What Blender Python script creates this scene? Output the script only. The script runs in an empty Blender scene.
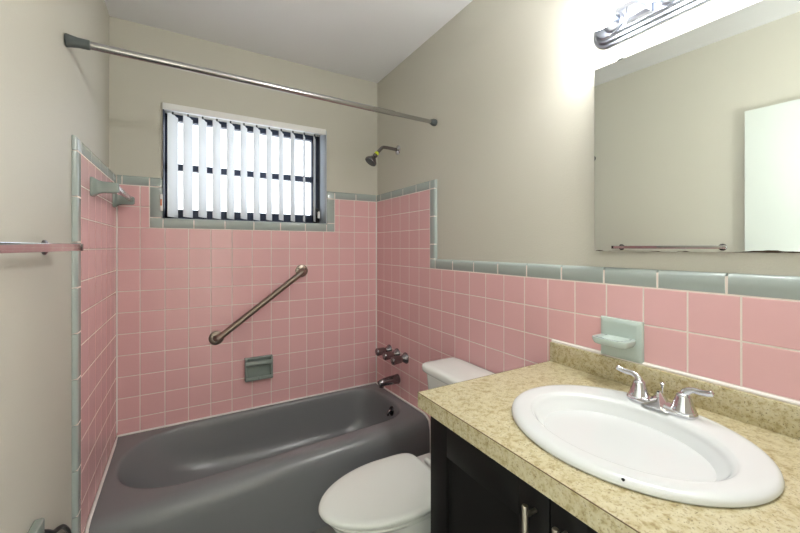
import bpy, bmesh, math, random
from math import pi, sin, cos, radians
from mathutils import Vector, Matrix
random.seed(7)
SC = bpy.context.scene
COL = SC.collection
W = 1.479            # right tile face; left tile face x=0; back tile face y=0
PT = 0.015           # painted wall sits this far behind the tile face
YF = -2.372          # front wall (with the doorway the camera stands in)
CEIL = 2.487
ZT = 1.6306          # underside of the top trim course
P = 0.11             # tile pitch

# ------------------------------------------------------------------ materials
def new_mat(name):
    m = bpy.data.materials.new(name); m.use_nodes = True
    nt = m.node_tree; b = nt.nodes['Principled BSDF']
    return m, nt, b
def lin(c):
    return tuple(((v/255)/12.92 if v/255 <= .04045 else ((v/255+.055)/1.055)**2.4) for v in c)+(1,)
def mat(name, rgb, rough=.5, metal=0, bump=0, bscale=40, var=0, vscale=3, coat=0, spec=.5):
    m, nt, b = new_mat(name)
    c = lin(rgb)
    b.inputs['Base Color'].default_value = c
    b.inputs['Roughness'].default_value = rough
    b.inputs['Metallic'].default_value = metal
    b.inputs['Specular IOR Level'].default_value = spec
    if coat:
        b.inputs['Coat Weight'].default_value = coat; b.inputs['Coat Roughness'].default_value = .05
    tc = nt.nodes.new('ShaderNodeTexCoord')
    if var:
        n = nt.nodes.new('ShaderNodeTexNoise'); n.inputs['Scale'].default_value = vscale
        n.inputs['Detail'].default_value = 4
        nt.links.new(tc.outputs['Object'], n.inputs['Vector'])
        mx = nt.nodes.new('ShaderNodeMix'); mx.data_type = 'RGBA'
        mx.inputs[6].default_value = tuple(v*(1-var) for v in c[:3])+(1,)
        mx.inputs[7].default_value = tuple(min(1, v*(1+var)) for v in c[:3])+(1,)
        nt.links.new(n.outputs['Fac'], mx.inputs[0]); nt.links.new(mx.outputs[2], b.inputs['Base Color'])
    if bump:
        n = nt.nodes.new('ShaderNodeTexNoise'); n.inputs['Scale'].default_value = bscale
        n.inputs['Detail'].default_value = 5
        nt.links.new(tc.outputs['Object'], n.inputs['Vector'])
        bp = nt.nodes.new('ShaderNodeBump'); bp.inputs['Strength'].default_value = bump
        bp.inputs['Distance'].default_value = .01
        nt.links.new(n.outputs['Fac'], bp.inputs['Height']); nt.links.new(bp.outputs['Normal'], b.inputs['Normal'])
    return m

def tile_mat(name, rgb, amount, rough=.16):
    """glazed tile: every tile (an island of the mesh) gets its own slight tint"""
    m, nt, b = new_mat(name)
    g = nt.nodes.new('ShaderNodeNewGeometry')
    h = nt.nodes.new('ShaderNodeHueSaturation')
    h.inputs['Color'].default_value = lin(rgb)
    mr = nt.nodes.new('ShaderNodeMapRange')
    mr.inputs['To Min'].default_value = 1-amount; mr.inputs['To Max'].default_value = 1+amount
    nt.links.new(g.outputs['Random Per Island'], mr.inputs['Value'])
    nt.links.new(mr.outputs['Result'], h.inputs['Value'])
    nt.links.new(h.outputs['Color'], b.inputs['Base Color'])
    b.inputs['Roughness'].default_value = rough
    tc = nt.nodes.new('ShaderNodeTexCoord')
    n = nt.nodes.new('ShaderNodeTexNoise'); n.inputs['Scale'].default_value = 14
    nt.links.new(tc.outputs['Object'], n.inputs['Vector'])
    bp = nt.nodes.new('ShaderNodeBump'); bp.inputs['Strength'].default_value = .06; bp.inputs['Distance'].default_value = .01
    nt.links.new(n.outputs['Fac'], bp.inputs['Height']); nt.links.new(bp.outputs['Normal'], b.inputs['Normal'])
    return m

M = {}
M['paint'] = mat('wall_paint', (206, 203, 191), .55, bump=.12, bscale=220, spec=.35)
M['ceil'] = mat('ceiling_paint', (242, 243, 245), .8, bump=.1, bscale=200, spec=.2)
M['pink'] = tile_mat('pink_glazed_tile', (230, 182, 184), .02)
M['green'] = tile_mat('grey_green_glazed_tile', (170, 180, 177), .03, .13)
M['grout'] = mat('grout', (238, 226, 218), .85, bump=.2, bscale=300, var=.06, vscale=20)
M['floor'] = mat('floor_tile', (120, 119, 116), .4, var=.1)
M['tub'] = mat('grey_enamel', (125, 127, 130), .27, var=.03, vscale=5, spec=.55)
M['caulk'] = mat('white_caulk', (240, 234, 230), .6)
M['china'] = mat('white_china', (220, 223, 224), .13)
M['toilet'] = mat('toilet_china', (236, 238, 234), .12, coat=.2)
M['seat'] = mat('toilet_seat_plastic', (230, 233, 228), .2)
M['espresso'] = mat('espresso_wood', (11, 10, 10), .5, var=.2, vscale=8, spec=.3)
M['nickel'] = mat('brushed_nickel', (200, 192, 178), .3, 1)
M['chrome'] = mat('chrome', (214, 214, 218), .07, 1)
M['dchrome'] = mat('aged_chrome', (134, 128, 131), .14, 1)
M['fixture'] = mat('fixture_chrome', (150, 155, 166), .3, 1)
M['steel'] = mat('brushed_steel', (150, 138, 128), .3, 1)
M['rod'] = mat('rod_steel', (176, 175, 174), .2, 1)
M['darkchrome'] = mat('dark_chrome', (78, 76, 78), .15, 1)
M['rubber'] = mat('grey_rubber', (84, 90, 90), .6)
M['celadon'] = mat('celadon_ceramic', (188, 202, 196), .12)
M['dgreen'] = mat('grey_green_ceramic', (140, 152, 147), .14)
M['vane'] = mat('vane_fabric', (240, 243, 246), .7, bump=.05, bscale=300)
M['white'] = mat('white_plastic', (246, 246, 244), .4)
M['frame'] = mat('dark_window_frame', (36, 46, 70), .4)
M['black'] = mat('black_metal', (22, 24, 28), .4)
M['door'] = mat('white_door_paint', (216, 223, 219), .35)
M['lime'] = mat('yellow_tape', (206, 218, 40), .5)
M['orange'] = mat('orange_plastic', (214, 132, 84), .5)
M['backing'] = mat('mirror_backing', (72, 56, 42), .8)
M['plaster'] = mat('bare_plaster', (222, 200, 186), .9)
M['dark'] = mat('dark_hole', (12, 12, 12), .7)
M['jamb'] = mat('jamb_paint', (196, 202, 210), .5)
# mirror
m, nt, b = new_mat('mirror_silver'); b.inputs['Base Color'].default_value = (.86, .90, .86, 1)
b.inputs['Metallic'].default_value = 1; b.inputs['Roughness'].default_value = .0; M['mirror'] = m
# window glass
m = bpy.data.materials.new('window_glass'); m.use_nodes = True; nt = m.node_tree; nt.nodes.clear()
o = nt.nodes.new('ShaderNodeOutputMaterial'); mx = nt.nodes.new('ShaderNodeMixShader')
t = nt.nodes.new('ShaderNodeBsdfTransparent'); g = nt.nodes.new('ShaderNodeBsdfGlossy')
g.inputs['Roughness'].default_value = .05; mx.inputs[0].default_value = .06
nt.links.new(t.outputs[0], mx.inputs[1]); nt.links.new(g.outputs[0], mx.inputs[2]); nt.links.new(mx.outputs[0], o.inputs[0])
M['glass'] = m
# clear acrylic bar
m, nt, b = new_mat('clear_acrylic'); b.inputs['Transmission Weight'].default_value = .75
b.inputs['Base Color'].default_value = (.86, .86, .88, 1); b.inputs['Roughness'].default_value = .08; b.inputs['IOR'].default_value = 1.3
M['acrylic'] = m
# bulb
def emit(name, col, s):
    m = bpy.data.materials.new(name); m.use_nodes = True; nt = m.node_tree; nt.nodes.clear()
    o = nt.nodes.new('ShaderNodeOutputMaterial'); e = nt.nodes.new('ShaderNodeEmission')
    e.inputs[0].default_value = col; e.inputs[1].default_value = s
    nt.links.new(e.outputs[0], o.inputs[0]); return m
M['bulb'] = emit('glowing_bulb', (1, .995, .985, 1), 70)
M['hall'] = emit('fill_lamp_glow', (.98, .99, 1, 1), 48)  # glow of the added, unseen fill light in the hall
# laminate
m, nt, b = new_mat('granite_pattern_laminate')
tc = nt.nodes.new('ShaderNodeTexCoord')
def noise(scale, detail, dist=0):
    n = nt.nodes.new('ShaderNodeTexNoise'); n.inputs['Scale'].default_value = scale
    n.inputs['Detail'].default_value = detail; n.inputs['Distortion'].default_value = dist
    nt.links.new(tc.outputs['Object'], n.inputs['Vector']); return n
def ramp(src, stops):
    r = nt.nodes.new('ShaderNodeValToRGB'); nt.links.new(src, r.inputs[0])
    while len(r.color_ramp.elements) < len(stops): r.color_ramp.elements.new(.5)
    for e, (p_, c_) in zip(r.color_ramp.elements, stops): e.position = p_; e.color = c_
    return r
n1 = noise(70, 8, .3); n2 = noise(210, 6, .2); n3 = noise(260, 3)
r1 = ramp(n1.outputs['Fac'], [(.30, lin((166, 150, 106))), (.46, lin((198, 187, 150))), (.64, lin((208, 200, 170)))])
r2 = ramp(n2.outputs['Fac'], [(.36, (1, 1, 1, 1)), (.46, (0, 0, 0, 1))])
r3 = ramp(n3.outputs['Fac'], [(.30, (1, 1, 1, 1)), (.36, (0, 0, 0, 1))])
ma = nt.nodes.new('ShaderNodeMix'); ma.data_type = 'RGBA'; mb = nt.nodes.new('ShaderNodeMix'); mb.data_type = 'RGBA'
fa = nt.nodes.new('ShaderNodeMath'); fa.operation = 'MULTIPLY'; fa.inputs[1].default_value = .5
nt.links.new(r2.outputs[0], fa.inputs[0]); nt.links.new(fa.outputs[0], ma.inputs[0])
nt.links.new(r1.outputs[0], ma.inputs[6]); ma.inputs[7].default_value = lin((140, 116, 72))
fb = nt.nodes.new('ShaderNodeMath'); fb.operation = 'MULTIPLY'; fb.inputs[1].default_value = .8
nt.links.new(r3.outputs[0], fb.inputs[0]); nt.links.new(fb.outputs[0], mb.inputs[0])
nt.links.new(ma.outputs[2], mb.inputs[6]); mb.inputs[7].default_value = lin((86, 66, 42))
nt.links.new(mb.outputs[2], b.inputs['Base Color']); b.inputs['Roughness'].default_value = .32
M['lam'] = m
M['lamedge'] = mat('laminate_seam', (100, 78, 50), .5)

# ------------------------------------------------------------------ helpers
def finish(name, bm, m, parent=None, smooth=35, struct=False, keep=None):
    bmesh.ops.recalc_face_normals(bm, faces=bm.faces)
    me = bpy.data.meshes.new(name); bm.to_mesh(me); bm.free()
    ms = m if isinstance(m, (list, tuple)) else [m]
    for q in ms: me.materials.append(q)
    if smooth:
        me.polygons.foreach_set('use_smooth', [True]*len(me.polygons))
        me.set_sharp_from_angle(angle=radians(smooth))
    o = bpy.data.objects.new(name, me); COL.objects.link(o)
    if parent:
        o.parent = parent
        o.matrix_parent_inverse = Matrix.Translation(-parent.location)
    elif struct: o['kind'] = 'structure'
    return o
def thing(name, label, cat, loc, group=None):
    o = bpy.data.objects.new(name, None); COL.objects.link(o); o.location = loc
    o.empty_display_size = .05
    o['label'] = label; o['category'] = cat
    if group: o['group'] = group
    return o
def tag(o, label, cat, group=None):
    o['label'] = label; o['category'] = cat
    if group: o['group'] = group
    return o
def box(bm, x0, x1, y0, y1, z0, z1, bev=0, seg=3, mi=0):
    t = bmesh.new()
    bmesh.ops.create_cube(t, size=1)
    for v in t.verts:
        v.co = Vector(((x0+x1)/2+v.co.x*abs(x1-x0), (y0+y1)/2+v.co.y*abs(y1-y0), (z0+z1)/2+v.co.z*abs(z1-z0)))
    if bev: bmesh.ops.bevel(t, geom=list(t.edges), offset=bev, segments=seg, affect='EDGES', profile=.5)
    merge(bm, t, mi)
def merge(bm, t, mi=0, mtx=None):
    mp = {}
    for v in t.verts: mp[v] = bm.verts.new(mtx @ v.co if mtx else v.co)
    for f in t.faces:
        try:
            nf = bm.faces.new([mp[v] for v in f.verts]); nf.material_index = mi
        except ValueError: pass
    t.free()
def frame_of(d):
    d = Vector(d).normalized()
    up = Vector((0, 0, 1)) if abs(d.z) < .9 else Vector((1, 0, 0))
    a = d.cross(up).normalized(); return d, a, a.cross(d).normalized()
def lathe(bm, org, d, prof, n=40, mi=0, cap=True):
    """prof = [(distance along d, radius)]"""
    d, a, b_ = frame_of(d); org = Vector(org); rings = []
    for s, r in prof:
        if r < 1e-6: rings.append([bm.verts.new(org+d*s)])
        else: rings.append([bm.verts.new(org+d*s+a*r*cos(2*pi*k/n)+b_*r*sin(2*pi*k/n)) for k in range(n)])
    skin(bm, rings, mi, cap)
def skin(bm, rings, mi=0, cap=True):
    for A, B in zip(rings, rings[1:]):
        if len(A) == 1 and len(B) == 1: continue
        n = max(len(A), len(B))
        for k in range(n):
            k2 = (k+1) % n
            if len(A) == 1: vs = [A[0], B[k], B[k2]]
            elif len(B) == 1: vs = [A[k], A[k2], B[0]]
            else: vs = [A[k], A[k2], B[k2], B[k]]
            f = bm.faces.new(vs); f.material_index = mi
    if cap:
        for R in (rings[0], rings[-1]):
            if len(R) > 2:
                f = bm.faces.new(R); f.material_index = mi
def catmull(pts, n=8):
    pts = [Vector(p) for p in pts]; out = []
    for i in range(len(pts)-1):
        p0 = pts[max(i-1, 0)]; p1 = pts[i]; p2 = pts[i+1]; p3 = pts[min(i+2, len(pts)-1)]
        for k in range(n):
            t = k/n
            out.append(.5*((2*p1)+(p2-p0)*t+(2*p0-5*p1+4*p2-p3)*t*t+(3*p1-p0-3*p2+p3)*t**3))
    out.append(pts[-1]); return out
def tube(bm, pts, rad, n=20, mi=0, flat=None):
    """sweep a circle (or ellipse via flat=(a,b) multipliers) along pts; rad number or list"""
    pts = [Vector(p) for p in pts]
    if not isinstance(rad, (list, tuple)): rad = [rad]*len(pts)
    d0, a, b_ = frame_of(pts[1]-pts[0]); rings = []
    for i, p in enumerate(pts):
        d = (pts[min(i+1, len(pts)-1)]-pts[max(i-1, 0)]).normalized()
        a = (a-d*a.dot(d)).normalized(); b2 = d.cross(a)
        fa, fb_ = flat if flat else (1, 1)
        rings.append([bm.verts.new(p+a*rad[i]*fa*cos(2*pi*k/n)+b2*rad[i]*fb_*sin(2*pi*k/n)) for k in range(n)])
    skin(bm, rings, mi)
def sell(cx, cy, a, b, e, n=64, z=0, fn=None):
    out = []
    for k in range(n):
        t = 2*pi*k/n
        c, s = cos(t), sin(t)
        out.append((cx+a*math.copysign(abs(c)**(2/e), c), cy+b*math.copysign(abs(s)**(2/e), s), z))
    return out
def ring(bm, pts): return [bm.verts.new(p) for p in pts]

# ------------------------------------------------------------------ room shell
def plain_box(name, boxes, m, struct=True, parent=None):
    bm = bmesh.new()
    for q in boxes: box(bm, *q)
    return finish(name, bm, m, parent, 0, struct)
WX0, WX1, WZ0, WZ1 = .2, 1.112, 1.466, 2.078       # window opening
HX = 2.6
floor = plain_box('floor', [(-.115, W+.115, -3.75, .23, -.05, 0)], M['floor'])
ceil = plain_box('ceiling', [(-.115, W+.115, -3.75, .23, CEIL, CEIL+.05)], M['ceil'])
wb = plain_box('wall_back', [(-.115, WX0, PT, .23, 0, CEIL), (WX1, W+.115, PT, .23, 0, CEIL),
                             (WX0, WX1, PT, .23, 0, WZ0), (WX0, WX1, PT, .23, WZ1, CEIL)], M['paint'])
bm = bmesh.new()     # the plaster falls back slightly towards the window corner
PL = [(-.115, -3.75), (-PT, -3.75), (-PT, -.76), (-.031, PT), (-.115, PT)]
skin(bm, [ring(bm, [(x, y, 0) for x, y in PL]), ring(bm, [(x, y, CEIL) for x, y in PL])])
wl = finish('wall_left', bm, M['paint'], None, 0, True)
wr = plain_box('wall_right', [(W+PT, W+.115, -3.75, PT, 0, CEIL)], M['paint'])
DX0, DX1, DZ = .03, .80, 2.07
wf = plain_box('wall_front', [(-PT, DX0, YF-.11, YF, 0, CEIL), (DX1, W+PT, YF-.11, YF, 0, CEIL), (DX0, DX1, YF-.11, YF, DZ, CEIL)], M['paint'])
wh = plain_box('wall_hall', [(-PT, W+PT, -3.75, -3.65, 0, CEIL)], M['paint'])

# tiles --------------------------------------------------------------
FACES = {  # (a, b, h) -> world ; h = height above the tile face towards the room
    'back': lambda a, b, h: (a, -h, b),
    'left': lambda a, b, h: (h, a, b),
    'right': lambda a, b, h: (W-h, a, b)}
G = .0017
def tile(bm, fn, a0, a1, b0, b1, bev=.0022, dep=.0016, mi=0):
    if a1-a0 < .006 or b1-b0 < .006: return
    a0 += G; a1 -= G; b0 += G; b1 -= G
    j = [random.uniform(-.00022, .00022) for _ in range(4)]
    rs = []
    for ins, h in ((0, -.004), (0, -dep), (bev*.3, -dep*.35), (bev, 0)):
        rs.append([bm.verts.new(fn(*q, h+jj)) for q, jj in zip(((a0+ins, b0+ins), (a1-ins, b0+ins), (a1-ins, b1-ins), (a0+ins, b1-ins)), j)])
    for A, B in zip(rs, rs[1:]):
        for k in range(4): bm.faces.new([A[k], A[(k+1) % 4], B[(k+1) % 4], B[k]])
    bm.faces.new(rs[-1])
def cuts(lo, hi, ref, step=P):
    k = math.floor((lo-ref)/step)-1; out = [lo]
    while True:
        v = ref+k*step; k += 1
        if v <= lo+.004: continue
        if v >= hi-.004: break
        out.append(v)
    return out+[hi]
def tile_field(bm, fn, a0, a1, b0, b1, aref, skip=()):
    A = cuts(a0, a1, aref); B = cuts(b0, b1, ZT)
    for i in range(len(A)-1):
        for j in range(len(B)-1):
            tile(bm, fn, A[i], A[i+1], B[j], B[j+1])
def bull(bm, fn, a0, a1, b0, b1, round_side, dep=.015, bev=.0018):
    """one bullnose trim piece; round_side in 'l','r','t','b','' = the edge that rolls over to the painted wall;
       two letters round both"""
    a0g, a1g, b0g, b1g = a0+G*('l' not in round_side), a1-G*('r' not in round_side), b0+G*('b' not in round_side), b1-G*('t' not in round_side)
    R = .012; prof = [(0, -dep), (0, -R)]+[(R*(1-cos(t)), -R*(1-sin(t))) for t in (pi/8, pi/4, 3*pi/8, pi/2)]
    sq = [(0, -dep), (0, -bev)]+[(bev*(.25+.25*k), -bev*(.6-.2*k)) for k in range(4)]
    sq[-1] = (bev, 0)
    rs = []
    for i in range(6):
        def pr(s): return prof[i] if s in round_side else sq[i]
        il, ir, ib, it = pr('l')[0], pr('r')[0], pr('b')[0], pr('t')[0]
        hs = {s: pr(s)[1] for s in 'lrbt'}
        c = []
        for (sa, sb_) in (('l', 'b'), ('r', 'b'), ('r', 't'), ('l', 't')):
            aa = a0g+il if sa == 'l' else a1g-ir
            bb = b0g+ib if sb_ == 'b' else b1g-it
            c.append(bm.verts.new(fn(aa, bb, min(hs[sa], hs[sb_]))))
        rs.append(c)
    for A, B in zip(rs, rs[1:]):
        for k in range(4): bm.faces.new([A[k], A[(k+1) % 4], B[(k+1) % 4], B[k]])
    bm.faces.new(rs[-1])
TW = .05
YR = -.666      # right wall: pink edge of the tall surround
YL = -.700      # left wall: pink edge
HB = -.0010     # grout surface
# back wall
bm = bmesh.new(); fn = FACES['back']
aref = .0994
wa0, wa1 = WX0-TW-.010, WX1+TW+.006
wb0 = ZT-2*P                                   # underside of the window trim
tile_field(bm, fn, 0, W, .30, wb0, aref)
tile_field(bm, fn, 0, wa0, wb0, ZT, aref)
tile_field(bm, fn, wa1, W, wb0, ZT, aref)
t_ = finish('pink_tile_field', bm, M['pink'], wb, 0)
bm = bmesh.new()
bull(bm, fn, 0, .023, ZT, ZT+TW, 't'); bull(bm, fn, .023, wa0, ZT, ZT+TW, 't')
bull(bm, fn, wa1, 1.322, ZT, ZT+TW, 't'); bull(bm, fn, 1.322, W, ZT, ZT+TW, 't')
for a0, a1, s in ((wa0, WX0, 'r'), (WX1, wa1, 'l')):
    bull(bm, fn, a0, a1, ZT, ZT+TW, 't'+s)
    bull(bm, fn, a0, a1, WZ0, ZT, s)
    bull(bm, fn, a0, a1, wb0, WZ0, '')
for a0, a1 in ((WX0, .345), (.345, .502), (.502, .659), (.659, .815), (.815, .97), (.97, WX1)):
    bull(bm, fn, a0, a1, wb0, WZ0, 't')
finish('bullnose_trim', bm, M['green'], wb, 40)
bm = bmesh.new()
for a0, a1, b0, b1 in ((0, W, .25, wb0), (0, WX0-.008, wb0, ZT+TW-.008), (WX1+.008, W, wb0, ZT+TW-.008), (WX0-.008, WX1+.008, wb0, WZ0-.008)):
    box(bm, a0, a1, -HB, PT+.001, b0, b1)
finish('grout', bm, M['grout'], wb, 0)
for x in (.0015, W-.0015):
    bm = bmesh.new(); tube(bm, [(x, -.0015, .362), (x, -.0015, ZT)], .0045, 8); finish('trim_2' if x < 1 else 'trim_3', bm, M['caulk'], None, 60, True)
# left wall
bm = bmesh.new(); fn = FACES['left']
tile_field(bm, fn, YL, -.001, 0, ZT, YL)
finish('pink_tile_field', bm, M['pink'], wl, 0)
bm = bmesh.new()
for a0, a1 in ((YL, -.547), (-.547, -.393), (-.393, -.226), (-.226, -.08), (-.08, -.001)): bull(bm, fn, a0, a1, ZT, ZT+TW, 't')
bull(bm, fn, YL-TW, YL, ZT, ZT+TW, 'tl')
z = ZT
while z > 0:
    bull(bm, fn, YL-TW, YL, max(0, z-.1525), z, 'l'); z -= .1525
finish('bullnose_trim', bm, M['green'], wl, 40)
bm = bmesh.new(); box(bm, -.034, HB, YL-TW+.008, -.0017, 0, ZT+TW-.008)
finish('grout', bm, M['grout'], wl, 0)
# right wall
bm = bmesh.new(); fn = FACES['right']
ZR = ZT-4*P                                     # underside of the chair rail
tile_field(bm, fn, YR, -.001, 0, ZT, YR)
tile_field(bm, fn, YF+.001, YR, 0, ZR, YR)
finish('pink_tile_field', bm, M['pink'], wr, 0)
bm = bmesh.new()
for a0, a1 in ((YR, -.524), (-.524, -.371), (-.371, -.218), (-.218, -.066), (-.066, -.001)): bull(bm, fn, a0, a1, ZT, ZT+TW, 't')
bull(bm, fn, YR-TW, YR, ZT, ZT+TW, 'tl')
RT = ZR+.0535
for b0, b1 in ((1.478, ZT), (1.325, 1.478), (RT, 1.325)): bull(bm, fn, YR-TW, YR, b0, b1, 'l')
bull(bm, fn, YR-TW, YR, ZR, RT, '')
js = [YR-TW, -.868, -1.026, -1.181, -1.337, -1.493, -1.648, -1.803, -1.958, -2.113, -2.268, YF+.001]
for a1, a0 in zip(js, js[1:]): bull(bm, fn, a0, a1, ZR, RT, 't')
finish('bullnose_trim', bm, M['green'], wr, 40)
bm = bmesh.new()
box(bm, W-HB, W+PT+.001, YR-TW+.008, -.0017, 0, ZT+TW-.008)
box(bm, W-HB, W+PT+.001, YF+.001, YR-TW+.008, 0, RT-.008)
finish('grout', bm, M['grout'], wr, 0)

# ------------------------------------------------------------------ window
WY = .15
win = plain_box('window_1', [(WX0, WX0+.032, WY, WY+.04, WZ0, WZ1), (WX1-.055, WX1, WY, WY+.04, WZ0, WZ1),
                             (WX0, WX1, WY, WY+.04, 2.045, WZ1), (WX0, WX1, WY, WY+.04, 1.757, 1.793),
                             (WX0, WX1, WY, WY+.04, WZ0, 1.528)], M['frame'])
plain_box('glass_pane', [(WX0+.032, WX1-.055, WY+.02, WY+.024, 1.528, 1.757)], M['glass'], parent=win)
plain_box('glass_pane', [(WX0+.032, WX1-.055, WY+.02, WY+.024, 1.793, 2.045)], M['glass'], parent=win)
plain_box('jamb_lining', [(WX1-.003, WX1+.001, PT-.013, WY, WZ0, WZ1)], M['jamb'], parent=win)
plain_box('side_track', [(WX0-.001, WX0+.003, PT-.013, WY, WZ0, WZ1)], M['frame'], parent=win)
plain_box('sill', [(WX0, WX1, PT-.004, WY, WZ0-.004, WZ0)], M['jamb'], parent=win)
bm = bmesh.new()     # crank operator at lower right
box(bm, 1.062, 1.10, WY-.03, WY, WZ0+.001, WZ0+.11, .008)
tube(bm, catmull([(1.082, WY-.03, WZ0+.03), (1.08, WY-.055, WZ0+.045), (1.074, WY-.06, WZ0+.085)]), .006, 12)
lathe(bm, (1.074, WY-.06, WZ0+.08), (0, 0, 1), [(0, 0), (.002, .009), (.02, .010), (.024, 0)], 16)
finish('crank_operator', bm, M['black'], win, 40)

# ------------------------------------------------------------------ vertical blind
bl = thing('vertical_blind', 'white vertical blind with open vanes hanging in the window over the tub', 'blind', (.65, .03, WZ0))
bm = bmesh.new()
box(bm, WX0-.002, WX1-.008, -.004, .048, 2.060, 2.0765, .002)
box(bm, WX0-.002, WX1-.008, -.008, -.0045, 2.050, 2.086, .001)
finish('headrail', bm, M['white'], bl, 30)
VY = .055
for i in range(12):
    xc = .243+.0734*i-(.004 if i == 11 else 0); th = radians(58 if i < 10 else 67)
    th += radians(random.uniform(-2, 2)); zb, zt = 1.476+.002*(i % 3), 2.05
    bm = bmesh.new(); dx, dy = cos(th), sin(th); rings = []
    cnt = 9
    for s_ in (0, 1):
        off = .0007*(1 if s_ else -1)
        for z in (zb, zt):
            r_ = []
            for k in range(cnt):
                u = -.0445+.089*k/(cnt-1); c = .004*(1-(u/.0445)**2)+off
                r_.append(bm.verts.new((xc+dx*u-dy*c, VY+dy*u+dx*c, z-(.006 if abs(u) > .03 and z == zt else 0))))
            rings.append(r_)
    A, B, C_, D = rings
    for k in range(cnt-1):
        bm.faces.new([A[k], A[k+1], B[k+1], B[k]]); bm.faces.new([C_[k], D[k], D[k+1], C_[k+1]])
        bm.faces.new([A[k], C_[k], C_[k+1], A[k+1]]); bm.faces.new([B[k], B[k+1], D[k+1], D[k]])
    bm.faces.new([A[0], B[0], D[0], C_[0]]); bm.faces.new([A[-1], C_[-1], D[-1], B[-1]])
    v_ = finish('vane', bm, M['vane'], bl, 40)
    bm = bmesh.new()
    box(bm, xc-.004, xc+.004, VY-.002, VY+.002, 2.048, 2.062, .0005)
    finish('vane_clip', bm, M['black'], v_, 30)
bm = bmesh.new()
for dx in (0, .012):
    tube(bm, [(1.068+dx, .05, 2.06), (1.069+dx, .05, 1.8), (1.068+dx, .05, 1.56)], .0022, 8)
tube(bm, catmull([(1.068, .05, 1.56), (1.070, .05, 1.548), (1.076, .05, 1.545), (1.080, .05, 1.56)]), .0022, 8)
finish('chain', bm, M['black'], bl, 40)
bm = bmesh.new()
lathe(bm, (1.074, .05, 1.5), (0, 0, 1), [(0, 0), (.002, .008), (.04, .008), (.05, .002)], 16)
finish('cord_weight', bm, M['white'], bl, 40)
# cord cleat at the window's left edge
cl = thing('cord_cleat', 'small white cord cleat with orange centre on the left edge of the window', 'cleat', (.196, -.006, 1.55))
bm = bmesh.new(); box(bm, .186, .199, -.014, -.0002, 1.502, 1.592, .003); finish('back_plate', bm, M['white'], cl, 30)
bm = bmesh.new(); box(bm, .189, .196, -.019, -.0142, 1.530, 1.565, .002); finish('cord_wrap', bm, M['orange'], cl, 30)

# ------------------------------------------------------------------ bathtub
tub = thing('bathtub', 'grey enamel bathtub set between the pink tiled walls', 'bathtub', (W/2, -.34, 0))
E_ = .0012
TX0, TX1, TYB, TYF = E_, W-E_, -E_, -.682
def opening(iL, iR, iY, n=28, m_=14):
    """outline of the basin, counter-clockwise from left-back; returns (pt, kind, angle)"""
    xl, xr = .045+iL, 1.420-iR
    yb, yf = -.032-iY, -.570+iY
    cy = (yb+yf)/2; b_ = (yb-yf)/2
    cl_, cr = xl+.36-iL*.25, xr-.22+iR*.3
    al, ar = cl_-xl, xr-cr; out = []
    for k in range(n+1):      # left half: angle from 90 to 270
        t = pi/2+pi*k/n; c, s = cos(t), sin(t)
        out.append((cl_-al*abs(c)**(2/2.35), cy+b_*math.copysign(abs(s)**(2/2.35), s)))
    for k in range(1, m_): out.append((cl_+(cr-cl_)*k/m_, yf))
    for k in range(n+1):      # right half: 270 to 450
        t = -pi/2+pi*k/n; c, s = cos(t), sin(t)
        out.append((cr+ar*abs(c)**(2/3.0), cy+b_*math.copysign(abs(s)**(2/3.0), s)))
    for k in range(1, m_): out.append((cr-(cr-cl_)*k/m_, yb))
    return out
def rect_outline(n=28, m_=14):
    cy = -.301; cl_, cr = .405, 1.20; out = []
    def cast(cx, t):
        c, s = cos(t), sin(t); best = 9
        if c > 1e-6: best = min(best, (TX1-cx)/c)
        if c < -1e-6: best = min(best, (TX0-cx)/c)
        if s > 1e-6: best = min(best, (TYB-cy)/s)
        if s < -1e-6: best = min(best, (TYF-cy)/s)
        return [cx+c*best, cy+s*best]
    L = [cast(cl_, pi/2+pi*k/n) for k in range(n+1)]
    R = [cast(cr, -pi/2+pi*k/n) for k in range(n+1)]
    def snap(A, cx_, cy_):
        q = min(A, key=lambda v: (v[0]-cx_)**2+(v[1]-cy_)**2); q[0] = cx_; q[1] = cy_
    snap(L, TX0, TYB); snap(L, TX0, TYF); snap(R, TX1, TYB); snap(R, TX1, TYF)
    F_ = [[cl_+(cr-cl_)*k/m_, TYF] for k in range(1, m_)]; B_ = [[cr-(cr-cl_)*k/m_, TYB] for k in range(1, m_)]
    return [tuple(v) for v in L+F_+R+B_]
RH = .343
def warp(x, y, z):
    return (x, y, z+(-y)*(-.050+.088*x/1.48)*max(0, z/RH)*1.0)
bm = bmesh.new(); RO = rect_outline(); rings = []
for yf_, z in ((-.682, 0), (-.682, .12), (-.680, .24), (-.679, .278), (-.674, .302), (-.664, .321), (-.648, .334), (-.628, .341), (-.612, .343)):
    rings.append(ring(bm, [warp(x, max(y, yf_), z) for x, y in RO]))
base = [(x, max(y, -.612)) for x, y in RO]
lip = opening(-.010, -.010, -.010)
for f_ in (.5, 1):
    rings.append(ring(bm, [warp(a[0]*(1-f_)+b_[0]*f_, a[1]*(1-f_)+b_[1]*f_, RH) for a, b_ in zip(base, lip)]))
prof = [(.3425, -.004, -.004, -.004), (.339, .002, .002, .002), (.330, .008, .006, .006), (.305, .020, .011, .011), (.25, .052, .020, .020), (.19, .092, .030, .032),
        (.14, .135, .042, .046), (.105, .18, .06, .065), (.082, .23, .085, .09), (.069, .29, .12, .125), (.062, .36, .165, .17), (.060, .42, .20, .21)]
for z, iL, iR, iY in prof: rings.append(ring(bm, [warp(x, y, z) for x, y in opening(iL, iR, iY)]))
skin(bm, rings, 0, False)
c_ = bm.verts.new((.9, -.30, .058)); last = rings[-1]
for k in range(len(last)): bm.faces.new([last[k], last[(k+1) % len(last)], c_])
body = finish('tub_body', bm, M['tub'], tub, 60)
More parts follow.
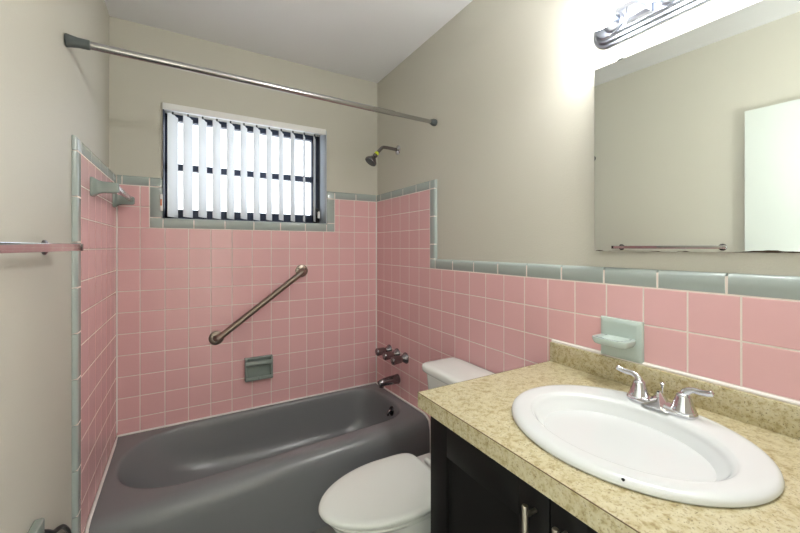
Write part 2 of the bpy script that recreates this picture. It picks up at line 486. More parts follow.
bm = bmesh.new()       # overflow plate with lever
lathe(bm, (1.409, -.363, .297), (-1, 0, .18), [(0, .028), (.006, .028), (.011, .024), (.013, .008), (.016, 0)], 32)
ov = finish('overflow_plate', bm, M['darkchrome'], tub, 40)
bm = bmesh.new(); tube(bm, catmull([(1.396, -.363, .302), (1.384, -.363, .298), (1.378, -.363, .285), (1.379, -.363, .276)]), [.008]*10+[.007]*15, 12)
finish('trip_lever', bm, M['dchrome'], ov, 40)
bm = bmesh.new(); lathe(bm, (1.18, -.30, .0585), (0, 0, 1), [(0, .03), (.004, .03), (.005, .02), (.002, 0)], 32); finish('drain', bm, M['dchrome'], tub, 40)
bm = bmesh.new()       # caulk bead following the rim
rz = lambda x, y: warp(x, y, .343)[2]
pts = [(.0065, -.664, rz(0, -.664)-.022), (.0065, -.655, rz(0, -.655)-.008), (.0065, -.62, rz(0, -.62)+.001)]+[(.0065, y, rz(0, y)+.002) for y in (-.5, -.3, -.1, -.0068)]
pts += [(x, -.0068, rz(x, -.005)+.002) for x in (.3, .7, 1.1, 1.47)]
pts += [(W-.0065, y, rz(W, y)+.002) for y in (-.01, -.15, -.35, -.55, -.615)]+[(W-.0065, -.645, rz(W, -.645)-.004), (W-.0065, -.670, rz(W, -.67)-.02), (W-.0065, -.684, .30), (W-.0065, -.686, .2), (W-.0065, -.686, .005)]
pts = [(.0065, -.686, .005), (.0065, -.686, .2), (.0065, -.683, .27)]+pts
tube(bm, pts, .0060, 8); finish('caulk_bead', bm, M['caulk'], tub, 60)

# ------------------------------------------------------------------ tub spout and valves
sp = thing('tub_spout', 'chrome tub spout below the three valve handles over the tub', 'spout', (W, -.31, .466))
bm = bmesh.new()
tube(bm, catmull([(W-.001, -.31, .466), (W-.03, -.31, .466), (W-.08, -.31, .465), (W-.12, -.31, .461), (W-.135, -.31, .455)], 6),
     [.031-.013*(i/24)**1.1 for i in range(25)], 28)
lathe(bm, (W-.118, -.31, .448), (0, 0, -1), [(0, .015), (.014, .015), (.014, .011), (.006, .010)], 24)
finish('spout_body', bm, M['dchrome'], sp, 50)
bm = bmesh.new(); lathe(bm, (W-.0005, -.31, .466), (-1, 0, 0), [(0, .031), (.006, .031), (.01, .027)], 32); finish('collar', bm, M['dchrome'], sp, 40)
def valve(y, label):
    v = thing('shower_valve', label, 'valve handle', (W, y, .625), 'valve handles above the tub spout')
    bm = bmesh.new(); lathe(bm, (W-.0005, y, .625), (-1, 0, 0), [(0, .034), (.004, .034), (.012, .028), (.03, .018), (.045, .014)], 36)
    finish('escutcheon', bm, M['dchrome'], v, 40)
    bm = bmesh.new(); n = 48; d, a, b_ = frame_of((-1, 0, -.03)); rings = []
    for s, r, fl in ((.030, .012, 0), (.033, .019, .0), (.040, .0215, .07), (.088, .0235, .09), (.096, .023, .06), (.1, .019, 0), (.101, .012, 0)):
        rings.append([bm.verts.new(Vector((W, y, .625))+d*s+(a*cos(2*pi*k/n)+b_*sin(2*pi*k/n))*r*(1+fl*cos(6*2*pi*k/n))) for k in range(n)])
    skin(bm, rings); finish('handle', bm, M['dchrome'], v, 40)
    bm = bmesh.new(); lathe(bm, (W-.1008, y, .622), (-1, 0, -.03), [(0, .011), (.002, .011), (.003, .007), (.003, 0)], 24); finish('cap', bm, M['dchrome'], v, 40)
valve(-.20, 'chrome shower valve handle nearest the window wall, farthest of the three')
valve(-.305, 'chrome shower valve handle in the middle of the three, straight above the spout')
valve(-.41, 'chrome shower valve handle nearest the toilet tank, closest of the three')

# ------------------------------------------------------------------ shower head
sh = thing('shower_fixture', 'small chrome shower head on an angled arm high on the right wall', 'shower head', (W+PT, -.284, 1.938))
bm = bmesh.new(); lathe(bm, (W+PT, -.284, 1.938), (-1, 0, 0), [(0, .032), (.003, .032), (.008, .026), (.011, .012), (.012, .011)], 36)
finish('wall_flange', bm, M['chrome'], sh, 40)
bm = bmesh.new(); tube(bm, catmull([(W+PT-.004, -.284, 1.938), (1.45, -.284, 1.941), (1.395, -.284, 1.942), (1.378, -.284, 1.936), (1.362, -.284, 1.920), (1.340, -.284, 1.897)]), .0105, 20)
finish('arm', bm, M['dchrome'], sh, 50)
dv = Vector((-.60, 0, -.80)).normalized(); p0 = Vector((1.345, -.284, 1.902))
bm = bmesh.new(); lathe(bm, p0, dv, [(0, .0125), (.002, .0135), (.016, .0135), (.018, .0125)], 24); finish('tape', bm, M['lime'], sh, 40)
bm = bmesh.new()
lathe(bm, p0+dv*.016, dv, [(0, .012), (.004, .015), (.012, .016), (.018, .012), (.026, .016), (.038, .027), (.052, .037), (.060, .0395), (.066, .038)], 40, cap=True)
hd = finish('rose', bm, M['dchrome'], sh, 40)
bm = bmesh.new(); lathe(bm, p0+dv*.0815, dv, [(0, .034), (.002, .034), (.0035, .028), (.0025, .018), (.0045, .010), (.0045, 0)], 36); finish('spray_face', bm, M['rubber'], hd, 40)

# ------------------------------------------------------------------ curtain rod
RL, RR = Vector((-PT, -.823, 1.958)), Vector((W+PT, -.700, 1.992))
rd = thing('shower_curtain_rod', 'bare steel shower curtain rod spanning the tub wall to wall', 'curtain rod', tuple((RL+RR)/2))
dr = (RR-RL).normalized(); Lr = (RR-RL).length
bm = bmesh.new(); lathe(bm, RL+dr*.03, dr, [(0, .0127), (Lr*.80, .0127), (Lr*.80+.002, .0118)], 28); finish('outer_tube', bm, M['rod'], rd, 40)
bm = bmesh.new(); lathe(bm, RL+dr*Lr*.79, dr, [(0, .0108), (Lr*.21-.02, .0108)], 28); finish('inner_tube', bm, M['rod'], rd, 40)
bm = bmesh.new(); lathe(bm, RL+dr*.001, dr, [(0, .0195), (.004, .0205), (.012, .0185), (.03, .0155), (.058, .0150), (.060, .0130)], 32); finish('end_cap', bm, M['rubber'], rd, 40)
bm = bmesh.new(); lathe(bm, RR-dr*.001, -dr, [(0, .017), (.006, .019), (.018, .0185), (.026, .014), (.034, .0135), (.036, .0115)], 32); finish('end_cap', bm, M['rubber'], rd, 40)

# ------------------------------------------------------------------ grab bar
A_, B_ = Vector((.457, 0, .789)), Vector((.945, 0, 1.157))
gb = thing('grab_bar', 'brushed steel grab bar mounted diagonally on the pink tiles over the tub', 'grab bar', tuple((A_+B_)/2))
dg = (B_-A_).normalized(); oy = Vector((0, -.048, 0))
bm = bmesh.new()
pts = [A_+Vector((0, -.004, 0)), A_+Vector((0, -.022, 0)), A_+oy*.8+dg*.006, A_+oy+dg*.022, A_+oy+dg*.05]
pts2 = [B_+Vector((0, -.004, 0)), B_+Vector((0, -.022, 0)), B_+oy*.8-dg*.006, B_+oy-dg*.022, B_+oy-dg*.05]
tube(bm, catmull(pts+pts2[::-1], 6), .0172, 28); finish('bar', bm, M['steel'], gb, 60)
for c in (A_, B_):
    bm = bmesh.new(); lathe(bm, c+Vector((0, -.0003, 0)), (0, -1, 0), [(0, .039), (.003, .040), (.007, .038), (.010, .030), (.011, .018)], 40)
    fl = finish('flange', bm, M['steel'], gb, 40)
    for k in range(3):
        q = c+Vector((cos(2*pi*k/3+.5)*.027, -.0098, sin(2*pi*k/3+.5)*.027)); bm = bmesh.new()
        lathe(bm, q, (0, -1, 0), [(0, .0045), (.002, .004), (.0028, 0)], 12); finish('screw', bm, M['dchrome'], fl, 40)

# ------------------------------------------------------------------ soap dish over the tub
sx0, sx1, sz0, sz1 = .606, .764, .516, .650
sd = thing('soap_dish', 'dark grey-green ceramic soap dish with box recess on the pink wall over the tub', 'soap dish', ((sx0+sx1)/2, 0, sz0))
bm = bmesh.new(); o_ = -.0005; pr_ = -.034
box(bm, sx0, sx1, o_, -.006, sz0, sz1, .002)
box(bm, sx0, sx0+.014, o_, pr_, sz0, sz1-.002, .005); box(bm, sx1-.014, sx1, o_, pr_, sz0, sz1-.002, .005)
box(bm, sx0, sx1, o_, pr_-.004, sz0, sz0+.012, .004)
box(bm, sx0+.002, sx1-.002, -.026, pr_-.006, sz0+.004, sz0+.024, .005)
box(bm, sx0, sx1, o_, -.02, sz1-.014, sz1, .005)
finish('dish_body', bm, M['dgreen'], sd, 40)
bm = bmesh.new(); tube(bm, [(sx0+.002, -.030, sz1-.034), (sx0+.006, -.030, sz1-.034), (sx1-.006, -.030, sz1-.034), (sx1-.002, -.030, sz1-.034)], [.010, .0145, .0145, .010], 24)
box(bm, sx0+.008, sx1-.008, -.006, -.032, sz1-.045, sz1-.030, .003)
finish('grip_rail', bm, M['dgreen'], sd, 50)
bm = bmesh.new(); lathe(bm, ((sx0+sx1)/2, -.036, sz0+.014), (0, -1, -.2), [(0, .009), (.006, .008), (.009, .004), (.0095, 0)], 20); finish('drip_lip', bm, M['dgreen'], sd, 40)

# ------------------------------------------------------------------ soap dish over the counter
ws = thing('soap_dish', 'pale green ceramic soap dish with ledge tray on the wall above the backsplash', 'soap dish', (W, -1.706, .966))
bm = bmesh.new()
y0, y1, z0, z1 = -1.769, -1.643, .9655, 1.088
rs = []
for ins, h in ((0, .0), (0, .007), (.0015, .0095), (.012, .0145), (.016, .0145)):
    rs.append(ring(bm, [(W-.0003-h, y0+ins, z0+ins), (W-.0003-h, y1-ins, z0+ins), (W-.0003-h, y1-ins, z1-ins), (W-.0003-h, y0+ins, z1-ins)]))
skin(bm, rs); finish('back_plate', bm, M['celadon'], ws, 30)
bm = bmesh.new()   # tray with oval recess
cxT, cyT, zt_ = 1.431, -1.706, 1.034
n = 64; rs = []
def tr(a, b, z, e=4.5): return ring(bm, sell(cxT, cyT, a, b, e, n, z))
rs = [tr(.024, .040, zt_-.022), tr(.031, .048, zt_-.019), tr(.036, .052, zt_-.011), tr(.0375, .0535, zt_-.003), tr(.0365, .0525, zt_), tr(.0335, .049, zt_),
      ring(bm, sell(cxT, cyT, .026, .034, 2.2, n, zt_-.001)), ring(bm, sell(cxT, cyT, .022, .031, 2.2, n, zt_-.006)), ring(bm, sell(cxT, cyT, .012, .018, 2, n, zt_-.008))]
skin(bm, rs); tray = finish('tray', bm, M['celadon'], ws, 50)
for sx in (-.024, .024):
    for sy in (-.037, .037):
        bm = bmesh.new(); box(bm, cxT+sx-.006, cxT+sx+.006, cyT+sy-.002, cyT+sy+.002, zt_-.004, zt_+.0004, .0008); finish('drain_slot', bm, M['dgreen'], tray, 0)

# ------------------------------------------------------------------ ceramic towel bar in the tub corner
tb = thing('towel_bar', 'short clear towel bar between two grey-green ceramic brackets on left tiles', 'towel bar', (0, -.32, 1.54))
def bracket(yc, zc):
    bm = bmesh.new(); rings = []
    for x, hy, hz, dz in ((.0004, .028, .036, 0), (.006, .028, .036, 0), (.011, .025, .033, .0005), (.016, .017, .029, .001), (.023, .0145, .025, .001), (.035, .0135, .0222, .001), (.076, .0130, .0205, .001), (.083, .011, .017, .001), (.085, .008, .013, .001)):
        rings.append(ring(bm, [(x, p[0], p[1]) for p in [(q[0], q[1]) for q in sell(yc, zc+dz, hy, hz, 7, 40)]]))
    skin(bm, rings); return finish('bracket', bm, M['dgreen'], tb, 45)
bracket(-.55, 1.538); bracket(-.085, 1.540)
bm = bmesh.new(); box(bm, .063, .081, -.545, -.09, 1.535, 1.553, .002); finish('bar', bm, M['acrylic'], tb, 30)

# ------------------------------------------------------------------ chrome towel bar on the painted left wall
t2 = thing('towel_bar', 'square chrome towel bar on the painted left wall near the door', 'towel bar', (-PT, -1.25, 1.31))
bm = bmesh.new(); box(bm, .047, .061, -1.58, -1.000, 1.299, 1.318, .0015); finish('bar', bm, M['chrome'], t2, 30)
for yc in (-1.020, -1.56):
    bm = bmesh.new(); lathe(bm, (-PT+.0002, yc, 1.3085), (1, 0, 0), [(0, .020), (.004, .020), (.008, .015), (.012, .008)], 32)
    tube(bm, [(-PT+.008, yc, 1.3085), (.050, yc, 1.3085)], .0065, 16)
    finish('bracket', bm, M['dchrome'], t2, 40)
bm = bmesh.new(); box(bm, .0465, .0615, -1.000, -.988, 1.2985, 1.3185, .001); finish('end_cap', bm, M['dchrome'], t2, 30)
bm = bmesh.new(); box(bm, .045, .063, -1.595, -1.58, 1.297, 1.320, .002); finish('end_cap', bm, M['chrome'], t2, 30)

# ------------------------------------------------------------------ toilet paper holder low on the left wall
tp = thing('toilet_paper_holder', 'grey-green ceramic holder low on the painted left wall, dark cord beside it', 'toilet paper holder', (-PT, -1.17, .48))
bm = bmesh.new()
box(bm, -PT+.0003, .006, -1.25, -1.088, .48, .628, .005)
for yc in (-1.235, -1.105): box(bm, .003, .055, yc-.010, yc+.010, .50, .545, .006)
finish('ceramic_body', bm, M['dgreen'], tp, 40)
bm = bmesh.new(); tube(bm, [(.04, -1.23, .522), (.04, -1.11, .522)], .008, 16); finish('roller', bm, M['white'], tp, 40)
bm = bmesh.new(); tube(bm, catmull([(-.002, -1.092, .590), (.0, -1.06, .572), (.0, -1.0, .530), (.0, -.95, .508), (-.002, -.90, .480), (-.005, -.84, .43), (-.009, -.79, .37)]), .006, 12)
finish('cord', bm, M['black'], tp, 40)

# ------------------------------------------------------------------ toilet
TY = -1.160
tl = thing('toilet', 'white toilet with closed lid between the tub and the vanity', 'toilet', (1.1, TY, 0))
def lerp_rings(bm, specs, fn_):
    return [ring(bm, fn_(*s)) for s in specs]
def egg(z, xb, xf, hw, e=2.3, n=72, dx=0):
    """plan outline: back edge x=xb (blunt), front tip x=xf"""
    out = []; cx = xb-(xb-xf)*.42
    for k in range(n):
        t = 2*pi*k/n; c, s = cos(t), sin(t)
        if c >= 0: x = cx+(xb-cx)*abs(c)**(2/4.0); y = hw*math.copysign(abs(s)**(2/2.6), s)*(1-.10*abs(c)**2)
        else: x = cx-(cx-xf)*abs(c)**(2/2.1); y = hw*math.copysign(abs(s)**(2/2.1), s)
        out.append((x, TY+y, z))
    return out
bm = bmesh.new()
rs = lerp_rings(bm, [(0, 1.34, .93, .105), (.02, 1.345, .92, .108), (.06, 1.33, .94, .098), (.14, 1.32, .95, .092), (.20, 1.32, .92, .105), (.26, 1.33, .85, .135), (.32, 1.35, .77, .165),
                     (.36, 1.40, .742, .162), (.385, 1.44, .728, .166), (.393, 1.44, .731, .164), (.396, 1.436, .738, .160)], egg)
skin(bm, rs); finish('bowl', bm, M['toilet'], tl, 50)
bm = bmesh.new()
rs = lerp_rings(bm, [(.397, 1.155, .722, .162), (.399, 1.16, .716, .166), (.408, 1.16, .712, .168), (.412, 1.158, .716, .165)], egg)
skin(bm, rs); finish('seat', bm, M['seat'], tl, 50)
bm = bmesh.new()
def lidr(z, xb, xf, hw, n=96):
    out = []; cx = .985
    for k in range(n):
        t = 2*pi*k/n; c, s = cos(t), sin(t)
        if c >= 0:
            x = cx+(xb-cx)*abs(c)**(2/7); w_ = hw*(1-.07*((x-cx)/(xb-cx))**2)
            y = w_*math.copysign(abs(s)**(2/7), s)
        else: x = cx-(cx-xf)*abs(c)**(2/2.0); y = hw*math.copysign(abs(s)**(2/1.85), s)
        out.append((x, TY+y, z))
    return out
rs = lerp_rings(bm, [(.4145, 1.142, .706, .163), (.4150, 1.147, .698, .169), (.424, 1.149, .694, .1725), (.430, 1.148, .696, .171), (.4345, 1.143, .703, .166), (.4370, 1.13, .725, .152), (.4385, 1.09, .79, .11), (.439, 1.03, .88, .05)], lidr)
skin(bm, rs); finish('lid', bm, M['seat'], tl, 60)
bm = bmesh.new()
for s in (-1, 1):
    bm = bmesh.new(); lathe(bm, (1.185, TY+s*.075-.022, .4155), (0, 1, 0), [(0, 0), (.001, .010), (.004, .012), (.04, .012), (.043, .010), (.044, 0)], 20); finish('hinge', bm, M['seat'], tl, 40)

bm = bmesh.new()    # tank
def rr(x0, x1, y0, y1, z, e=9, n=72): return sell((x0+x1)/2, (y0+y1)/2, (x1-x0)/2, (y1-y0)/2, e, n, z)
rs = [ring(bm, rr(1.305, 1.452, TY-.205, TY+.205, .397)), ring(bm, rr(1.29, 1.46, TY-.215, TY+.215, .41)), ring(bm, rr(1.272, 1.464, TY-.247, TY+.247, .722)), ring(bm, rr(1.272, 1.464, TY-.247, TY+.247, .728))]
skin(bm, rs); finish('tank', bm, M['toilet'], tl, 50)
bm = bmesh.new()
rs = [ring(bm, rr(1.268, 1.466, TY-.25, TY+.25, .7285)), ring(bm, rr(1.258, 1.468, TY-.262, TY+.262, .732)), ring(bm, rr(1.255, 1.469, TY-.265, TY+.265, .740)), ring(bm, rr(1.255, 1.469, TY-.265, TY+.265, .754)),
      ring(bm, rr(1.258, 1.468, TY-.262, TY+.262, .761)), ring(bm, rr(1.266, 1.462, TY-.254, TY+.254, .766)), ring(bm, rr(1.285, 1.45, TY-.235, TY+.235, .7685)), ring(bm, rr(1.33, 1.41, TY-.18, TY+.18, .7695))]
skin(bm, rs); finish('tank_lid', bm, M['toilet'], tl, 60)
bm = bmesh.new(); lathe(bm, (1.278, TY-.19, .66), (-1, 0, 0), [(0, .014), (.008, .014), (.012, .01)], 20)
tube(bm, catmull([(1.262, TY-.19, .66), (1.256, TY-.16, .655), (1.258, TY-.11, .648)]), .006, 12); finish('flush_lever', bm, M['chrome'], tl, 40)

# ------------------------------------------------------------------ vanity
CZ = .893; CX0 = .889; CY1 = -1.457; CY0 = YF+.002
va = thing('vanity_cabinet', 'black espresso vanity cabinet with two shaker doors under the counter', 'cabinet', (1.19, -1.93, 0))
FX = .935           # carcass front
VY1, VY0 = -1.482, CY0
bm = bmesh.new()
box(bm, FX, 1.474, VY1-.016, VY1, .09, CZ-.045, .001); box(bm, FX, 1.474, VY0, VY0+.016, .09, CZ-.045, .001)
box(bm, FX, 1.474, VY0+.016, VY1-.016, .09, .106); box(bm, FX, FX+.018, VY0+.016, VY1-.016, .106, .13); box(bm, FX, FX+.018, VY0+.016, VY1-.016, CZ-.075, CZ-.045)
box(bm, 1.466, 1.474, VY0+.016, VY1-.016, .106, CZ-.045); box(bm, FX+.06, 1.474, VY0, VY1, 0, .09)
finish('carcass', bm, M['espresso'], va, 0)
seam = -1.879
def cab_door(ya, yb, hy):
    z0, z1 = .10, CZ-.049; st = .074; x0, x1 = FX-.020, FX-.0005
    bm = bmesh.new()
    box(bm, x0, x1, yb, ya, z0, z1, .0015, 2)
    # recess by rebuilding the front: frame bars stand proud of the panel
    bm.free(); bm = bmesh.new()
    box(bm, x0, x1, ya-st, ya, z0, z1, .0015, 2); box(bm, x0, x1, yb, yb+st, z0, z1, .0015, 2)
    box(bm, x0, x1, yb+st, ya-st, z1-.095, z1, .0015, 2); box(bm, x0, x1, yb+st, ya-st, z0, z0+st, .0015, 2)
    box(bm, x0+.008, x1, yb+st, ya-st, z0+st, z1-.095)
    d = finish('door', bm, M['espresso'], va, 30)
    bm = bmesh.new(); hx = x0-.030; zt2 = .808
    tube(bm, [(hx, hy, zt2-.14), (hx, hy, zt2-.139), (hx, hy, zt2-.001), (hx, hy, zt2)], [.005, .006, .006, .005], 18)
    for q in (zt2-.02, zt2-.12): tube(bm, [(hx, hy, q), (x0+.0005, hy, q)], .0045, 14)
    finish('handle', bm, M['nickel'], d, 40)
cab_door(VY1-.001, seam+.0015, -1.846)
cab_door(seam-.0015, VY0+.004, -1.914)

ct = thing('countertop', 'beige granite-look laminate countertop with backsplash around the oval sink', 'countertop', (1.18, -1.9, CZ))
SX, SY = 1.170, -1.875; SB, SA = .224, .254   # sink outer semi axes
bm = bmesh.new()
n = 96; hole_b, hole_a = SB-.02, SA-.02
def rect_cast(t, x0, x1, y0, y1):
    c, s = cos(t), sin(t); best = 9
    if c > 1e-6: best = min(best, (x1-SX)/c)
    if c < -1e-6: best = min(best, (x0-SX)/c)
    if s > 1e-6: best = min(best, (y1-SY)/s)
    if s < -1e-6: best = min(best, (y0-SY)/s)
    return [SX+c*best, SY+s*best]
CX1 = W-.0005
out = [rect_cast(2*pi*k/n, CX0, CX1, CY0, CY1) for k in range(n)]
for cx_ in (CX0, CX1):
    for cy_ in (CY0, CY1):
        q = min(out, key=lambda v: (v[0]-cx_)**2+(v[1]-cy_)**2); q[0] = cx_; q[1] = cy_
hole = [(SX+hole_b*cos(2*pi*k/n), SY+hole_a*sin(2*pi*k/n)) for k in range(n)]
zb = CZ-.042
r0 = ring(bm, [(x, y, zb) for x, y in hole]); r1 = ring(bm, [(x, y, CZ) for x, y in hole])
r2 = ring(bm, [(x, y, CZ) for x, y in out]); r3 = ring(bm, [(x, y, zb) for x, y in out])
skin(bm, [r0, r1, r2, r3, ], 0, False)
for k in range(n): bm.faces.new([r3[k], r3[(k+1) % n], r0[(k+1) % n], r0[k]])
finish('worktop', bm, M['lam'], ct, 20)
bm = bmesh.new(); box(bm, CX0-.0006, CX0+.001, CY0, CY1+.0004, CZ-.0012, CZ+.0002); box(bm, CX0, CX1-.02, CY1-.001, CY1+.0006, CZ-.0022, CZ+.0002)
finish('edge_seam', bm, M['lamedge'], ct, 0)
bm = bmesh.new(); box(bm, 1.460, W-.0004, CY0, CY1-.0015, CZ+.0002, .963, .0015, 2); finish('backsplash', bm, M['lam'], ct, 30)
bm = bmesh.new(); tube(bm, [(W-.004, CY0, .966), (W-.004, CY1-.002, .966)], .0056, 8)
finish('caulk_bead', bm, M['caulk'], ct, 60)

# ------------------------------------------------------------------ sink
sk = thing('sink', 'white oval drop-in sink set in the beige countertop', 'sink', (SX, SY, CZ))
bm = bmesh.new(); n = 120
def el(dx, b_, a_, z): return ring(bm, [(SX+dx+b_*cos(2*pi*k/n), SY+a_*sin(2*pi*k/n), z) for k in range(n)])
S = [(0, SB-.022, SA-.022, CZ-.02), (0, SB-.022, SA-.022, CZ+.0008), (0, SB-.002, SA-.002, CZ+.0008), (0, SB, SA, CZ+.004), (0, SB-.002, SA-.002, CZ+.010), (0, SB-.008, SA-.008, CZ+.0145), (-.002, SB-.018, SA-.018, CZ+.0165),
     (-.006, SB-.034, SA-.032, CZ+.0165), (-.014, SB-.060, SA-.048, CZ+.0155), (-.017, SB-.068, SA-.054, CZ+.0125), (-.018, SB-.074, SA-.060, CZ+.008)]
for f_ in (.965, .92, .86, .78, .68, .56, .42, .26, .12): S.append((-.018+.018*(1-f_), (SB-.074)*f_, (SA-.060)*f_, CZ+.006-.108*(1-f_**2.0)))
# refine profile
def prof_ref(S, n_=4):
    vs = [Vector((a, b, c)) for a, b, c, d in S]; ds = [Vector((d, 0, 0)) for *_, d in S]
    A = catmull(vs, n_); B = catmull(ds, n_); return [(p.x, p.y, p.z, q.x) for p, q in zip(A, B)]
S2 = S[:3]+prof_ref(S[3:], 4)
skin(bm, [el(*s) for s in S2], 0, True); finish('basin', bm, M['china'], sk, 60)
bm = bmesh.new(); lathe(bm, (SX, SY, CZ-.1025), (0, 0, 1), [(0, .024), (.003, .024), (.004, .018), (.002, .016), (.002, 0)], 32); finish('drain', bm, M['chrome'], sk, 40)
bm = bmesh.new(); tv = Vector((-.92, .05, .35)).normalized()
lathe(bm, (SX-SB*.905+.0045, SY-.108, CZ+.0128), tv, [(-.002, .0028), (.0004, .0026), (.0006, 0)], 12); finish('enamel_chip', bm, M['dark'], sk, 40)

# ------------------------------------------------------------------ faucet
FZ = CZ+.0162; FXc = 1.342; FY = -1.873
fa_ = thing('faucet', 'chrome two-handle lever faucet on the back rim of the sink', 'faucet', (FXc, FY, FZ))
bm = bmesh.new()
def st(a, b_, z, e=3.2): return ring(bm, [(x, y, z) for x, y, _ in sell(FXc, FY, a, b_, e, 80)])
skin(bm, [st(.026, .076, FZ), st(.027, .077, FZ+.003), st(.027, .077, FZ+.007), st(.0255, .0755, FZ+.011), st(.021, .071, FZ+.0145), st(.012, .056, FZ+.016)])
finish('base', bm, M['chrome'], fa_, 50)
for s, tip in ((1, None), (-1, None)):
    yc = FY+s*.049; bm = bmesh.new()
    lathe(bm, (FXc, yc, FZ+.010), (0, 0, 1), [(0, .0255), (.003, .026), (.006, .0245), (.010, .0220), (.020, .0195), (.028, .0165), (.034, .015), (.039, .013), (.042, .008), (.0435, 0)], 40)
    ydir = s
    L_ = catmull([(FXc, yc, FZ+.040), (FXc+.002, yc+ydir*.004, FZ+.054), (FXc+.003, yc+ydir*.016, FZ+.063), (FXc+.002, yc+ydir*.034, FZ+.064), (FXc, yc+ydir*.050, FZ+.067), (FXc-.002, yc+ydir*.058, FZ+.071)], 6)
    rr_ = [.0105-.0045*min(1, i/12) for i in range(len(L_)-3)]+[.0058, .005, .003]
    tube(bm, L_, rr_, 18, flat=(1.15, .8))
    finish('lever_handle', bm, M['chrome'], fa_, 60)
bm = bmesh.new()      # low wedge spout between the handles
rs = []
for x, hy, z1_, oy in ((FXc+.016, .024, .036, .010), (FXc+.006, .026, .037, .007), (FXc-.008, .028, .031, .002), (FXc-.020, .030, .022, -.004), (FXc-.030, .030, .013, -.010), (FXc-.034, .027, .008, -.012)):
    rs.append(ring(bm, [(x, FY-hy, FZ+.003), (x, FY+oy-.003, FZ+z1_), (x, FY+oy+.003, FZ+z1_), (x, FY+hy, FZ+.003)]))
skin(bm, rs)
finish('spout', bm, M['chrome'], fa_, 25)
bm = bmesh.new(); tube(bm, [(FXc+.020, FY+.004, FZ+.012), (FXc+.020, FY+.004, FZ+.043)], .0022, 10)
lathe(bm, (FXc+.020, FY+.004, FZ+.041), (0, 0, 1), [(0, .003), (.006, .0035), (.010, .006), (.013, .0062), (.015, .004), (.0155, 0)], 18); finish('lift_rod', bm, M['chrome'], fa_, 40)

# ------------------------------------------------------------------ mirror
mi_ = thing('mirror', 'large frameless wall mirror with chipped lower edge above the chair rail', 'mirror', (W+PT, -1.97, 1.296))
my1, my0, mz0, mz1 = -1.6235, -2.345, 1.2955, 1.8865
mx = lambda y: 1.468+.0235*(my1-y)/(my1-my0)      # the glass hangs slightly askew, its left edge further off the wall
rnd = random.Random(3)
def mirror_outline(amp_, seed, zoff):
    r_ = random.Random(seed); pts = []
    N_ = 90
    for k in range(N_+1):
        y = my1+(my0-my1)*k/N_; d = amp_*abs(r_.gauss(0, 1))
        dd = 0
        for c0, w0, h0 in ((-1.640, .012, .0035), (-1.80, .02, .0015), (-1.87, .012, .0018), (-2.035, .05, .0050), (-2.20, .03, .003)): dd += h0*math.exp(-((y-c0)/w0)**2)
        pts.append((y, mz0+zoff+(d+dd if zoff == 0 else amp_*r_.gauss(0, .5))))
    return pts+[(my0, mz1), (my1, mz1)]
bm = bmesh.new(); mo = mirror_outline(.0007, 3, 0)
skin(bm, [ring(bm, [(mx(y)+.003, y, z) for y, z in mo]), ring(bm, [(mx(y), y, z) for y, z in mo])]); finish('mirror_glass', bm, M['mirror'], mi_, 0)
bm = bmesh.new(); mo = [(y, z) for y, z in mirror_outline(.0006, 9, .0008)]; mo = [(y, min(z, mz1-.001)) for y, z in mo]
skin(bm, [ring(bm, [(W+PT-.0003, y, z) for y, z in mo]), ring(bm, [(min(mx(y)+.0032, W+PT-.0005), y, z) for y, z in mo])]); finish('backing', bm, M['backing'], mi_, 0)
bm = bmesh.new(); box(bm, W+PT-.0010, W+PT+.0005, -1.680, -1.662, mz1+.001, mz1+.004); box(bm, W+PT-.003, W+PT+.0005, -1.693, -1.66, mz1+.001, mz1+.012, .0008)
finish('plaster_patch', bm, [M['plaster']], mi_, 0)
bm = bmesh.new(); box(bm, mx(-1.7)-.0015, W+PT+.0005, -1.712, -1.695, mz1, mz1+.0035, .001); finish('top_clip', bm, M['dark'], mi_, 0)

# ------------------------------------------------------------------ vanity light
LZ = 2.006; ly1, ly0 = -1.607, -2.217
vl = thing('vanity_light', 'chrome vanity light bar with globe bulbs on the wall above the mirror', 'light fixture', (W+PT, (ly0+ly1)/2, LZ))
def stad(bm, x, ins, r=.056, n=24):
    out = []; R_ = r-ins; ya, yb_ = ly1-r, ly0+r
    for k in range(n+1): t = pi*k/n; out.append((x, ya+R_*sin(t), LZ+R_*cos(t)))
    for k in range(n+1): t = pi+pi*k/n; out.append((x, yb_+R_*sin(t), LZ+R_*cos(t)))
    return ring(bm, out)
bm = bmesh.new(); X0 = W+PT-.0003
skin(bm, [stad(bm, X0, 0), stad(bm, X0-.006, 0), stad(bm, X0-.009, .003), stad(bm, X0-.010, .010), stad(bm, X0-.016, .011), stad(bm, X0-.019, .014), stad(bm, X0-.020, .020), stad(bm, X0-.027, .021), stad(bm, X0-.030, .025), stad(bm, X0-.031, .05)])
finish('back_plate', bm, M['fixture'], vl, 25)
ys = [-1.690, -1.840, -1.990, -2.140]
for i in range(3):   # faceted raised panels between the sockets
    ya, yb_ = ys[i]-.038, ys[i+1]+.038; bm = bmesh.new()
    rs = []
    for x, ins in ((X0-.0312, 0), (X0-.040, .003), (X0-.046, .012)):
        rs.append(ring(bm, [(x, yb_+ins, LZ-.028+ins), (x, ya-ins, LZ-.028+ins), (x, ya-ins, LZ+.028-ins), (x, yb_+ins, LZ+.028-ins)]))
    skin(bm, rs); finish('raised_panel', bm, M['fixture'], vl, 0)
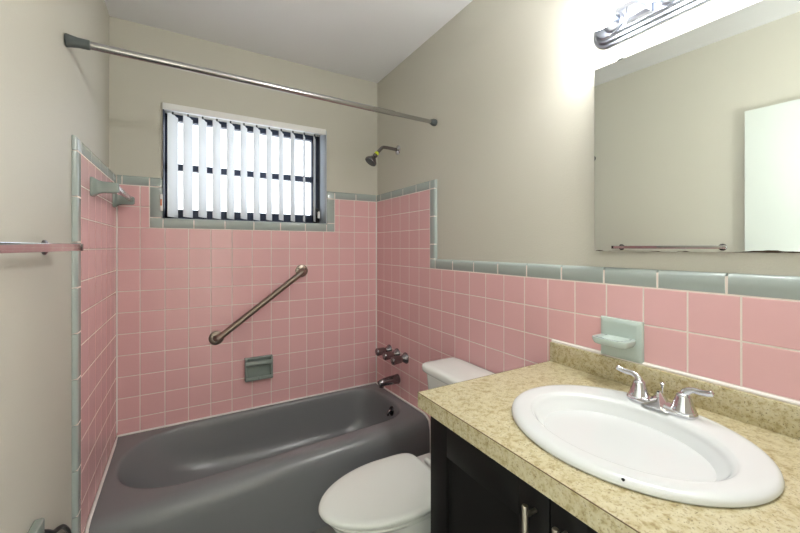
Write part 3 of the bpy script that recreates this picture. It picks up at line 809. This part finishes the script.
for y in ys:
    bm = bmesh.new(); lathe(bm, (X0-.030, y, LZ), (-1, 0, 0), [(0, .030), (.006, .030), (.010, .025), (.026, .022), (.036, .022), (.036, .018)], 32)
    s_ = finish('socket', bm, M['fixture'], vl, 40)
    bm = bmesh.new(); lathe(bm, (X0-.064, y, LZ), (-1, 0, 0), [(0, .013), (.006, .014)]+[(.052-.044*cos(t), .044*sin(t)) for t in [pi*(.12+.88*k/18) for k in range(18)]]+[(.096, 0)], 32)
    finish('bulb', bm, M['bulb'], s_, 60)

# ------------------------------------------------------------------ door leaf standing open against the left wall
bm = bmesh.new(); box(bm, .004, .038, YF+.004, -1.664, .012, 2.036, .0015, 2)
dl = finish('door_1', bm, M['door'], None, 0, True)
bm = bmesh.new(); lathe(bm, (.038, -1.715, .96), (1, 0, 0), [(0, .028), (.004, .028), (.008, .012), (.03, .011), (.036, .022), (.05, .026), (.06, .02), (.063, 0)], 32); finish('door_knob', bm, M['nickel'], dl, 40)
plain_box('trim_1', [(DX0-.001, DX0+.018, YF-.112, YF+.002, 0, DZ), (DX1-.018, DX1+.001, YF-.112, YF+.002, 0, DZ), (DX0, DX1, YF-.112, YF+.002, DZ-.018, DZ)], M['door'])
# added fill light shaped as a floor lamp, unseen in the hall
hl = thing('fill_lamp', 'added fill light with white drum shade, unseen in the hall behind the camera', 'lamp', (1.20, -2.95, 0))
bm = bmesh.new(); lathe(bm, (1.20, -2.95, .0005), (0, 0, 1), [(0, .15), (.012, .15), (.02, .14), (.024, .02)], 40); finish('base', bm, M['chrome'], hl, 40)
bm = bmesh.new(); lathe(bm, (1.20, -2.95, .024), (0, 0, 1), [(0, .012), (1.10, .012)], 20); finish('pole', bm, M['chrome'], hl, 40)
bm = bmesh.new(); lathe(bm, (1.20, -2.95, 1.08), (0, 0, 1), [(0, .21), (.36, .17)], 48); finish('fill_shade', bm, M['hall'], hl, 60)

# ------------------------------------------------------------------ world, camera, view
w = bpy.data.worlds.new('World'); SC.world = w; w.use_nodes = True
bg = w.node_tree.nodes['Background']; bg.inputs[0].default_value = (.88, .94, 1, 1); bg.inputs[1].default_value = 3.2
cam = bpy.data.cameras.new('camera'); co = bpy.data.objects.new('camera', cam); COL.objects.link(co)
cam.sensor_width = 36; cam.lens = 364.586/800*36; cam.shift_y = -19.5/800; cam.clip_start = .02
co.location = (.3206, -2.3365, 1.3094); co.rotation_euler = (pi/2, 0, -.5249)
SC.camera = co
vs = SC.view_settings; vs.view_transform = 'Standard'; vs.look = 'None'; vs.gamma = 1; vs.use_curve_mapping = False; vs.exposure = .06
